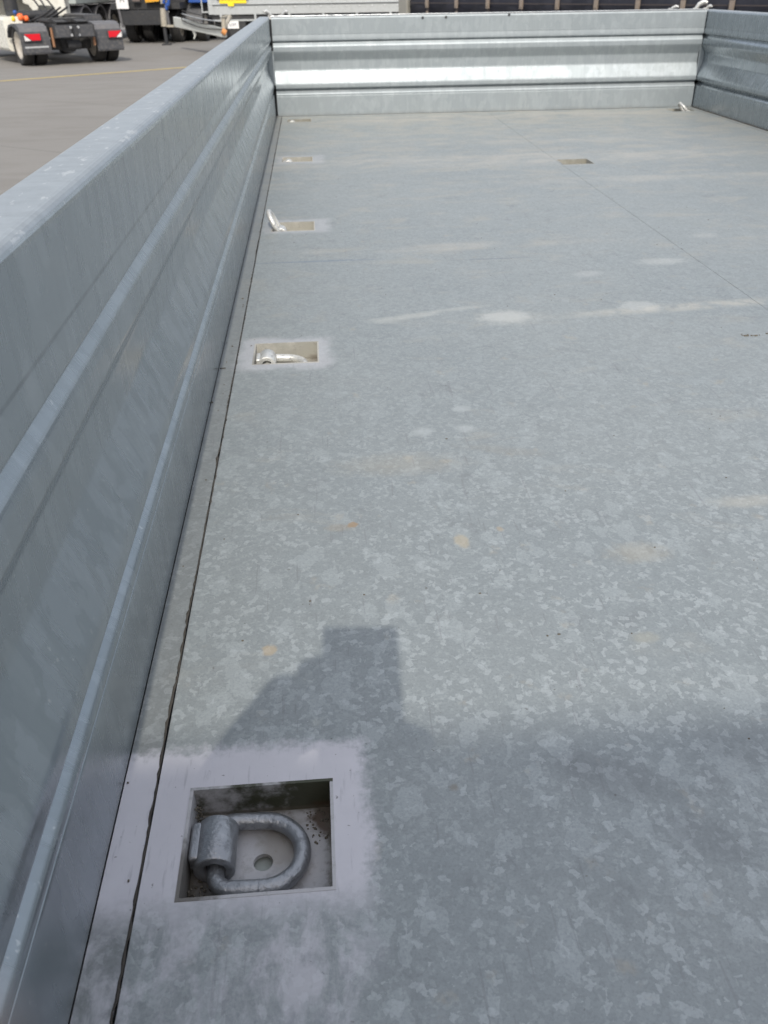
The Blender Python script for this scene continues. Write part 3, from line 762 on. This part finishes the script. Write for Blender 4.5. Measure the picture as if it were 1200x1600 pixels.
MB().box((1.17, 2.36, 1.42), (1.245, 2.62, 3.3)).build('side_deflector', M_white, cb, .01)
MB().box((-1.245, 2.30, 1.3), (-1.17, 2.62, 3.3)).build('side_deflector', M_white, cb, .01)
MB().box((-1.1, 3.2, .45), (1.1, 4.9, 1.41)).build('engine_block', M_dark, A)
MB().cyl((-.62, 2.05, .9), (-.62, 2.05, 2.9), .17).build('air_intake', M_dark, A)
MB().cyl((-.95, 1.3, 1.03), (.3, 1.3, 1.03), .10).build('catwalk_tank', M_dark, A)
for i, (hx, hm, hz, r_) in enumerate(((-.98, M_yellow, 1.05, .065), (-.80, M_orange, 1.08, .085), (-.66, M_orange, 1.05, .065), (-.90, M_blue, 1.19, .045))):
    MB().lathe([(.01, -r_), (r_*.8, -r_*.8), (r_, 0), (r_*.8, r_*.8), (.01, r_)], (hx, .72, hz-.08), (0, .3, 1), 14).build('hose_coupling', hm, A)
for i, (hx, c_) in enumerate(((-.30, 0), (-.15, .1), (.05, -.1))):
    pts = [(hx+.25*math.sin(k*.9+c_), 1.9-k*.22, 1.55-.55*math.sin(PI*k/9)*1.0-.02*k) for k in range(9)]
    MB().tube(pts, .022, 8).build('air_hose', M_dark, A)
MB().box((-.5, .6, .89), (.5, 2.5, .93)).build('catwalk', M_plast, A)

# ------------------------------------------------------------------ low body trucks behind
def trailerlike(name, px, py, rz, label, cat):
    x, y = S(px, py); e = empty(name, (x, y, G), rz); return tag(e, label, cat)
# B: three round mudguards one behind the other, its right-hand side towards us
Bt = trailerlike('flatbed_truck', -6.71, 30.4, -R(9), 'dark flatbed truck with three arched mudguards in a row behind the tractor', 'truck')
for k in range(3):
    yy = .15+1.32*k
    mg = MB(); outer = [(yy+.60*math.cos(a), .50+.62*math.sin(a)) for a in [PI*i/12 for i in range(13)]]
    inner = [(yy+.55*math.cos(a), .50+.57*math.sin(a)) for a in [PI*i/12 for i in range(12, -1, -1)]]
    mg.prism(outer+inner, 'x', -.50, .04); mg.build('mudguard', M_plastt, Bt, .006)
    for s_ in (-1, 1): wheel(Bt, -1.22+s_*1.07, yy, .49, .49, .30, s_)
for x_ in (-1.7, -.75): MB().box((x_-.05, -1.2, .75), (x_+.05, 9, 1.02)).build('chassis_rail', M_dark, Bt)
MB().box((-2.45, -.6, 1.14), (.03, 8, 1.17)).build('deck', M_dark, Bt)
MB().box((-2.47, -.6, 1.172), (.05, 8, 1.36)).build('deck_edge', M_lgrey, Bt)
MB().box((-2.35, .0, 1.362), (-.1, 8, 2.9)).build('body', simple('grey_green_body', (.16, .18, .17), .6), Bt)
MB().box((.052, 2.5, 1.19), (.06, 3.3, 1.34)).build('marker_board', M_plate, Bt)
# C: crane truck, rear end towards us
Cx, Cy = S(-4.75, 30.1)
C_ = empty('crane_truck', (Cx, Cy, G), -R(9)); tag(C_, 'dark crane truck seen from behind with white board and ochre crane column', 'truck')
for k in range(3):
    yy = .9+1.32*k
    for s_ in (-1, 1): wheel(C_, -.05+s_*.75, yy, .49, .49, .34, s_)
MB().box((-.86, -.06, .54), (.62, .0, .96)).build('underrun_panel', M_dark, C_, .01)
for x_ in (-.93, .64):
    MB().prism([(x_, 1.12), (x_+.07, 1.12), (x_+.12, .48), (x_+.05, .48)], 'y', -.10, -.02).build('panel_bracket', M_plastt, C_, .008)
MB().box((-1.2, .1, .98), (1.1, 6, 1.16)).build('chassis_deck', M_dark, C_)
MB().box((-1.2, .8, 1.165), (1.1, 6.5, 3.0)).build('body', M_dark, C_)
pl = MB().box((-.93, -.13, 1.00), (-.53, -.105, 1.62)).build('marker_board', M_plate, C_, .008)
textmesh('M', .20, 'letter', M_print, pl, (-.72, -.133, 1.24), (PI/2, 0, 0))
MB().prism([(-.02, 1.75), (.42, 1.75), (.50, 1.20), (.04, 1.17)], 'y', -.1, .25).build('crane_column', M_oy, C_, .02)
MB().box((.52, -.08, 1.12), (.72, .2, 1.7)).build('crane_housing', M_beige, C_, .02)
MB().box((-.40, -.09, 1.20), (-.15, .1, 1.7)).build('tool_box', simple('brown_steel', (.14, .11, .10), .6), C_, .01)
for x_, z_ in ((.70, 1.05), (.78, 1.16), (.64, 1.22)):
    MB().cyl((x_, -.12, z_-.08), (x_+.05, -.12, z_+.10), .05, .04, 10).build('hydraulic_hose', M_blue, C_)
# D's neighbour: blue body truck beyond the drawbar
E_ = trailerlike('blue_truck', -3.35, 30.8, -R(7), 'dark truck with bright blue side box beyond the white drawbar', 'truck')
for k in range(2):
    yy = .35+1.5*k
    outer = [(yy+.60*math.cos(a), .50+.62*math.sin(a)) for a in [PI*i/12 for i in range(13)]]
    inner = [(yy+.55*math.cos(a), .50+.57*math.sin(a)) for a in [PI*i/12 for i in range(12, -1, -1)]]
    MB().prism(outer+inner, 'x', -.45, .25).build('mudguard', M_plast, E_)
    for s_ in (-1, 1): wheel(E_, -.8+s_*.9, yy, .49, .49, .32, s_)
MB().box((-1.9, .1, .90), (.9, 6, 1.10)).build('chassis_deck', M_dark, E_)
MB().box((-.15, -.25, 1.13), (.95, .8, 1.9)).build('side_box', M_blue, E_, .03)
MB().box((.22, -.262, 1.33), (.48, -.252, 1.42)).build('sticker', M_lgrey, E_)
MB().box((-1.9, 1.0, 1.105), (.95, 6, 3.1)).build('body', M_dark, E_)
MB().box((-.75, .75, 1.25), (-.3, .9, 1.42)).build('marker_board', M_plate, E_)
# outrigger leg standing between them
x_, y_ = S(-4.155, 29.3)
leg = empty('support_leg', (x_, y_, G)); tag(leg, 'tall hydraulic support leg with pale upper sleeve standing on its foot plate', 'support leg')
MB().cyl((0, 0, .52), (.02, 0, 1.02), .10, .085).build('upper_sleeve', M_beige, leg)
MB().cyl((0, 0, .03), (0, 0, .53), .055).build('lower_tube', M_dark, leg)
MB().box((-.14, -.12, 0), (.14, .12, .035)).build('foot_plate', M_dark, leg, .008)
MB().box((.0, -.03, .50), (.30, .03, .56)).build('arm', M_beige, leg)

# ------------------------------------------------------------------ galvanised trailer with drawbar and yellow sticker
x_, y_ = S(-2.3395, 25.0)
D = empty('galvanised_trailer', (x_, y_, G), R(.6))
tag(D, 'long galvanised trailer with ribbed side boards and a yellow sign, parked across the yard', 'trailer')
LD = 5.33
z0 = .93
prof = [(0, z0), (0, z0+.195), (.03, z0+.20), (.03, z0+.215), (-.03, z0+.235), (-.03, z0+.245), (0, z0+.26), (0, z0+.345), (.06, z0+.36), (.06, z0+.395), (-.02, z0+.41), (0, z0+.80), (.12, z0+.80), (.12, z0)]
MB().prism(prof, 'x', 0, LD).build('side_board', M_gal, D)
MB().box((-.02, -.02, z0+.01), (.10, .06, z0+.82)).build('corner_post', M_gal, D)
MB().box((LD-.10, -.03, z0-.3), (LD+.03, .06, z0+.82)).build('corner_post', M_gal, D)
MB().box((0, 1.6, z0), (LD, 2.2, z0+.80)).build('far_side_board', M_gal, D)
MB().box((0, .121, z0-.05), (LD, 1.6, z0)).build('deck', M_dark, D)
rv = None
for k in range(15):
    MB().cyl((.22+k*.352, -.016, z0+.165), (.22+k*.352, .002, z0+.165), .022, .018, 10).build('rivet', M_silv, D)
MB().box((.06, .05, z0-.12), (LD, .10, z0-.01)).build('recessed_rail', M_dark, D)
MB().box((.10, -.01, z0-.155), (LD, .08, z0-.115)).build('lower_rail', M_gal, D)
for k in range(6):
    MB().box((.27+k*.93, -.012, z0-.114), (.33+k*.93, .04, z0-.002)).build('rail_lug', M_gal, D)
MB().box((.1, .3, z0-.6), (LD, 1.6, z0-.156)).build('underframe', M_dark, D)
for x_ in (3.2, 4.1): wheel(D, x_, .25, .38, .38, .22, -1).rotation_euler = (0, 0, PI/2)
sg = MB().box((.30, -.044, z0+.262), (1.02, -.0322, z0+.60)).box((.52, -.044, z0+.195), (.68, -.0322, z0+.2615)).build('yellow_sign', M_sign, D)
textmesh('WWWWWWWWW', .115, 'lettering', M_print, sg, (.66, -.046, z0+.345), (PI/2, 0, 0)).scale = (.80, 1.15, 1)
MB().box((.35, .0, .42), (.95, .04, .80)).build('light_board', M_dark, D)
npl = MB().box((.44, -.022, .60), (.76, -.012, .775)).build('number_plate', M_plate, D)
textmesh('LDM', .095, 'lettering', simple('blue_black_print', (.05, .06, .14), .6), npl, (.60, -.024, .69), (PI/2, 0, 0))
MB().box((-.18, -.02, z0+.05), (0.0, .02, z0+.085)).box((-.20, -.02, z0+.05), (-.17, .02, z0+.6)).build('handle_bracket', M_gal, D)
# drawbar: beam rising to the left, hoses looped along it; hangs on the trailer
pa = Vector(S(-3.5042, 27, -.305)) ; pb = Vector(S(-1.88, 23.6, -.455))
def w2l(p): 
    q = Vector(p)-Vector((D.location.x, D.location.y, G)); a = -R(.6)
    return Vector((q.x*math.cos(a)-q.y*math.sin(a), q.x*math.sin(a)+q.y*math.cos(a), q.z))
la = w2l(pa); lb = w2l(pb)
dv = (lb-la); db = MB(); nrm = Vector((dv.y, -dv.x, 0)).normalized()*.05
def slab(b, p, q, h0, h1, off):
    u = Vector((0, 0, 1)); vs = []
    for P_, h_ in ((p, h0), (q, h1)):
        for s1 in (-1, 1):
            for s2 in (-1, 1): vs.append(P_+off*s1+u*h_/2*s2)
    b.add(vs, [(0, 1, 3, 2), (4, 6, 7, 5), (0, 4, 5, 1), (2, 3, 7, 6), (0, 2, 6, 4), (1, 5, 7, 3)])
slab(db, la, lb, .255, .20, nrm)
dbo = db.build('drawbar', M_beam, D, .01)
q = la+dv*.40+Vector((0, 0, -.12)); 
MB().tube([q, q+Vector((.02, -.02, -.10)), q+Vector((-.03, -.02, -.20))], [.05, .035, .015], 8).build('drawbar_hook', M_beam, dbo)
MB().cyl(lb+Vector((-.06, -.10, .06)), lb+Vector((.04, -.10, .0)), .07).build('coupling', simple('orange_rust', (.55, .24, .08), .7), dbo)
MB().cyl(lb+Vector((-.02, -.05, -.06)), lb+Vector((0, -.05, .32)), .055).build('jack', M_beige, dbo)
for j, (zz, sag) in enumerate(((.02, .06), (.08, .12), (.16, .03), (.22, .05))):
    pts = [la+dv*(.24+.76*k/10)+nrm*1.6+Vector((0, 0, zz+(.06, .10, .10, .12)[j]-sag*math.sin(PI*k/10)*(.5 if j % 2 else 1))) for k in range(11)]
    if j < 2: pts = [la+dv*.26+nrm*1.6+Vector((0, 0, .22)), la+dv*.215+nrm*1.6+Vector((0, 0, .12))]+pts
    MB().tube(pts, .013, 7).build('cable', M_rub if j != 2 else M_silv, dbo)
MB().tube([lb+Vector((0, 0, .12)), lb+Vector((.15, .3, .35)), Vector((.2, .6, z0-.1))], .05, 8).build('drawbar_strut', M_beige, dbo)

# ------------------------------------------------------------------ curtain-sided semi trailer at the right
fx, fy, ph = 1.94797, 14.13753, -.93076
F = empty('tarpaulin_trailer', (fx, fy, G), ph)
tag(F, 'dark navy tarpaulin covered trailer with a row of buckled straps along its side', 'trailer')
zc = 1.19
cu = MB(); n = 260; LF = 7.0
vs = []; fs = []
rows = [zc, zc+.18, zc+.5, zc+.80]
for i in range(n+1):
    xx = -.42+LF*i/n
    for z_ in rows:
        wv = .018*math.sin(xx*2*PI/.6)+.010*math.sin(xx*7.3+z_)
        vs.append((xx, wv if z_ > zc else wv*1.3, z_))
k = len(rows)
for i in range(n):
    for j in range(k-1): fs.append((i*k+j, (i+1)*k+j, (i+1)*k+j+1, i*k+j+1))
cu.add(vs, fs, True)
cur = cu.build('curtain', M_navy, F, recalc=False)
so_ = cur.modifiers.new('solid', 'SOLIDIFY'); so_.thickness = .004; so_.offset = 1
for z_ in (zc+.30, zc+.155): MB().box((-.40, -.034, z_), (LF-.45, -.030, z_+.012)).build('curtain_band', M_strap, F)
for i in range(0, 12):
    xx = i*.6
    st = MB().box((xx-.020, -.041, zc-.03), (xx+.020, -.036, zc+.79)).build('strap', M_strap, F)
    MB().box((xx-.030, -.062, zc+.10), (xx+.030, -.042, zc+.21)).box((xx-.022, -.070, zc+.12), (xx+.022, -.0625, zc+.18)).box((xx-.024, -.052, zc-.02), (xx+.022, -.0415, zc+.06)).build('buckle', M_buck, st, .004)
MB().box((-.62, -.06, .6), (-.425, .1, 2.02)).build('rear_post', M_post, F, .02)
MB().box((-.62, .1, .9), (-.45, 2.4, 2.02)).build('rear_door', M_post, F)
MB().box((-.42, .10, zc-.14), (LF-.42, 2.4, zc+.02)).build('chassis_deck', M_dark, F)
MB().box((-.42, .06, zc-.12), (LF-.42, .0995, zc+.0)).build('side_rave', M_post, F)
MB().prism([(-.01, zc+.80), (1.2, zc+.92), (2.42, zc+.80), (2.42, zc+.785), (1.2, zc+.90), (-.01, zc+.785)], 'x', -.42, LF-.42).build('tarpaulin_top', M_navy, F)
MB().box((-.3, 2.36, zc+.03), (LF-.42, 2.4, zc+.78)).build('far_curtain', M_navy, F)
MB().box((LF-.42, .02, zc-.1), (LF-.35, 2.42, zc+.84)).build('front_bulkhead', M_post, F)
for k_ in range(2):
    for yy in (.35, 2.1): wheel(F, 1.9+1.31*k_, yy, .49, .49, .36, -1 if yy < 1 else 1).rotation_euler = (0, 0, PI/2)
for yy in (.5, 2.0): MB().box((5.6, yy-.06, .061), (5.75, yy+.06, 1.05)).box((5.5, yy-.12, 0), (5.85, yy+.12, .06)).build('landing_leg', M_dark, F)

# ------------------------------------------------------------------ unseen trailer added behind the photographer to shade the tail, white for fill
Q = empty('unseen_box_trailer', (0, -2.95, G)); tag(Q, 'unseen tall box trailer added behind the photographer, white to fill the shade', 'trailer')
zt = 4.0
ztop = (.49+2.95)*math.tan(EL)/math.cos(AZ)-G
MB().box((-4.5, -2.5, 1.15), (8.5, 0, ztop)).build('box_body', simple('white_fill_side', (.74, .74, .72), .45, 0, .05, 2), Q, .02)
MB().box((-4.5, -2.3, .95), (8.5, -.2, 1.148)).build('chassis_deck', M_dark, Q)
for x_ in (-3, -1.7, -.4):
    for yy in (-.25, -2.2): wheel(Q, x_, yy, .49, .49, .36, 1 if yy > -1 else -1).rotation_euler = (0, 0, PI/2)
for yy in (-.5, -2.0): MB().box((6.6, yy-.06, .0), (6.75, yy+.06, .95)).build('landing_leg', M_dark, Q)

# ------------------------------------------------------------------ the photographer, standing at the open tail, and the phone in both hands
def skin(name, joints, edges, m, parent=None, sub=2):
    me = bpy.data.meshes.new(name); me.from_pydata([j[0] for j in joints], edges, [])
    ob = bpy.data.objects.new(name, me); col.objects.link(ob)
    ob.modifiers.new('skin', 'SKIN'); 
    me.skin_vertices  # created by the modifier stack
    for i, j in enumerate(joints):
        sv = me.skin_vertices[0].data[i]; r_ = j[1]
        sv.radius = (r_, r_) if not isinstance(r_, tuple) else r_; sv.use_root = (i == 0)
    sm = ob.modifiers.new('sub', 'SUBSURF'); sm.levels = sub; sm.render_levels = sub
    dg = bpy.context.evaluated_depsgraph_get(); me2 = bpy.data.meshes.new_from_object(ob.evaluated_get(dg))
    bpy.data.objects.remove(ob)
    for p in me2.polygons: p.use_smooth = True
    me2.materials.clear(); me2.materials.append(m)
    ob = bpy.data.objects.new(name, me2); col.objects.link(ob)
    if parent: ob.parent = parent
    return ob
def ensure_skin(me):
    pass
PX, PY = .155, -.50
person = empty('person', (PX, PY, G))
tag(person, 'person in a navy jacket standing behind the open tail holding a phone in both hands', 'person')
def L_(x, y, z): return (x-PX, y-PY, z-G)
lh = L_(.058, -.085, .440); rh = L_(.258, -.045, .40)
arms = [
    (L_(.155, -.50, -.02), .125), (L_(.155, -.49, .16), .125), (L_(.155, -.48, .32), .135), (L_(.155, -.46, .43), .06), (L_(.155, -.44, .49), .052),
    (L_(-.03, -.47, .38), .062), (L_(-.10, -.36, .17), .045), (lh, .027),
    (L_(.34, -.47, .38), .062), (L_(.41, -.36, .17), .045), (rh, .027),
    (L_(.06, -.50, -.12), .095), (L_(.05, -.49, -.55), .062), (L_(.05, -.52, -1.0), .042), (L_(.05, -.40, -1.04), .04),
    (L_(.25, -.50, -.12), .095), (L_(.26, -.49, -.55), .062), (L_(.26, -.52, -1.0), .042), (L_(.26, -.40, -1.04), .04)]
ed = [(0, 1), (1, 2), (2, 3), (3, 4), (2, 5), (5, 6), (6, 7), (2, 8), (8, 9), (9, 10), (0, 11), (11, 12), (12, 13), (13, 14), (0, 15), (15, 16), (16, 17), (17, 18)]
skin('body', arms, ed, M_skin, person)
jk = [(p, (r_+.012)) for p, r_ in arms[:4]]+[(arms[5][0], .076), (arms[6][0], .060), (tuple(Vector(lh)*.86+Vector(arms[6][0])*.14), .042), (arms[8][0], .076), (arms[9][0], .060), (tuple(Vector(rh)*.86+Vector(arms[9][0])*.14), .042)]
jk[3] = (jk[3][0], .066)
skin('jacket', jk, [(0, 1), (1, 2), (2, 3), (2, 4), (4, 5), (5, 6), (2, 7), (7, 8), (8, 9)], M_shirt, person)
tj = [(L_(.155, -.50, -.03), .135)]+[(p, r_+.014) for p, r_ in (arms[11], arms[12])]+[(L_(.05, -.52, -.96), .062)]+[(p, r_+.014) for p, r_ in (arms[15], arms[16])]+[(L_(.26, -.52, -.96), .062)]
skin('trousers', tj, [(0, 1), (1, 2), (2, 3), (0, 4), (4, 5), (5, 6)], M_trs, person)
for x_ in (.05, .26):
    skin('shoe', [(L_(x_, -.55, -1.035), .042), (L_(x_, -.45, -1.035), .045), (L_(x_, -.34, -1.045), .034)], [(0, 1), (1, 2)], M_shoe, person)
hd = MB(); hc = Vector(L_(.155, -.40, .580)); nh = 24; vs = []; fs = []
for i in range(13):
    th = PI*i/12
    for j in range(nh):
        a = 2*PI*j/nh; x = math.sin(th)*math.cos(a)*.074; y = math.sin(th)*math.sin(a)*.092; z = math.cos(th)*.112
        if z < 0: x *= 1+z*2.6; y *= 1+z*1.2
        fr = max(0, math.sin(a))*math.sin(th)
        if abs(x) < .014 and fr > .6 and -.035 < z < .02: y += .018*(1-abs(z+.02)/.05)
        if .018 < abs(x) < .045 and fr > .5 and 0 < z < .025: y -= .008
        vs.append(hc+Vector((x, y, z)))
for i in range(12):
    for j in range(nh): fs.append((i*nh+j, i*nh+(j+1) % nh, (i+1)*nh+(j+1) % nh, (i+1)*nh+j))
hd.add(vs, fs, True); head = hd.build('head', M_skin, person)
hr_ = MB(); vs = []; fs = []
for i in range(8):
    th = PI*.60*i/7
    for j in range(nh):
        a = 2*PI*j/nh; t2 = th*(1 if math.sin(a) < .2 else .62)
        vs.append(hc+Vector((math.sin(t2)*math.cos(a)*.082, -.006+math.sin(t2)*math.sin(a)*.098, math.cos(t2)*.120)))
for i in range(7):
    for j in range(nh): fs.append((i*nh+j, i*nh+(j+1) % nh, (i+1)*nh+(j+1) % nh, (i+1)*nh+j))
hr_.add(vs, fs, True); hr_.build('hair', M_hair, head)
for s_ in (-1, 1):
    e_ = MB(); e_.lathe([(.002, -.009), (.008, -.005), (.0095, 0), (.008, .005), (.002, .009)], hc+Vector((s_*.030, .078, .012)), (0, 1, 0), 12); e_.build('eye', M_plate, head)
    e_ = MB(); e_.lathe([(.004, -.006), (.020, -.004), (.022, .004), (.008, .008)], hc+Vector((s_*.074, 0, -.005)), (s_, -.3, 0), 14); e_.build('ear', M_skin, head)
MB().box(tuple(hc+Vector((-.022, .070, -.062))), tuple(hc+Vector((.022, .0795, -.054)))).build('mouth', simple('lips', (.42, .16, .14), .5), head, .002)
# phone: a slab square to the view, its lens just behind the camera point
phn = empty('phone', tuple(CAM)); phn.rotation_euler = M.to_3x3().to_euler()
tag(phn, 'black smartphone held upright in two hands pointing down into the trailer bed', 'phone')
MB().box((-.024, -.130, .0035), (.047, .026, .0115)).build('phone_body', M_phone, phn, .003)
MB().box((-.0225, -.127, .0116), (.0455, .0235, .0121)).build('screen', M_phone, phn)
MT = M.to_3x3()
def ph2w(x, y, z): return CAM+MT @ Vector((x, y, z))
def hand(wr, side):
    ed_x = -.024 if side < 0 else .047; oy = .040 if side < 0 else -.015
    wr_w = Vector(wr)+Vector((PX, PY, G))
    palm = ph2w(ed_x+side*.026, -.085+oy, .012)
    js = [(wr_w, .029), (wr_w*.5+palm*.5, .034), (palm, .032 if side < 0 else .027), (palm+MT @ Vector((0, .030 if side < 0 else .012, 0)), .020)]
    js = [(tuple(p-Vector((PX, PY, G))), r_) for p, r_ in js]
    skin('hand', js, [(0, 1), (1, 2), (2, 3)], M_skin, person)
    for i in range(4):
        y_ = -.115+.019*i+oy; ln = (.016, .024, .026, .021)[i]
        p = [ph2w(ed_x+side*.020, y_, .006), ph2w(ed_x+side*.013, y_+.004, -.004), ph2w(ed_x+side*.002-side*.006, y_+.008, -.0065), ph2w(ed_x-side*ln, y_+.010, -.0060)]
        skin('finger', [(tuple(q-Vector((PX, PY, G))), r_) for q, r_ in zip(p, (.009, .0085, .0078, .0068))], [(0, 1), (1, 2), (2, 3)], M_skin, person, 1)
    p = [ph2w(ed_x+side*.020, -.095+oy, .022), ph2w(ed_x+side*.010, -.075+oy, .026), ph2w(ed_x-side*.004, -.052+oy, .022)]
    skin('thumb', [(tuple(q-Vector((PX, PY, G))), r_) for q, r_ in zip(p, (.012, .010, .008))], [(0, 1), (1, 2)], M_skin, person, 1)
hand(lh, -1); hand(rh, 1)
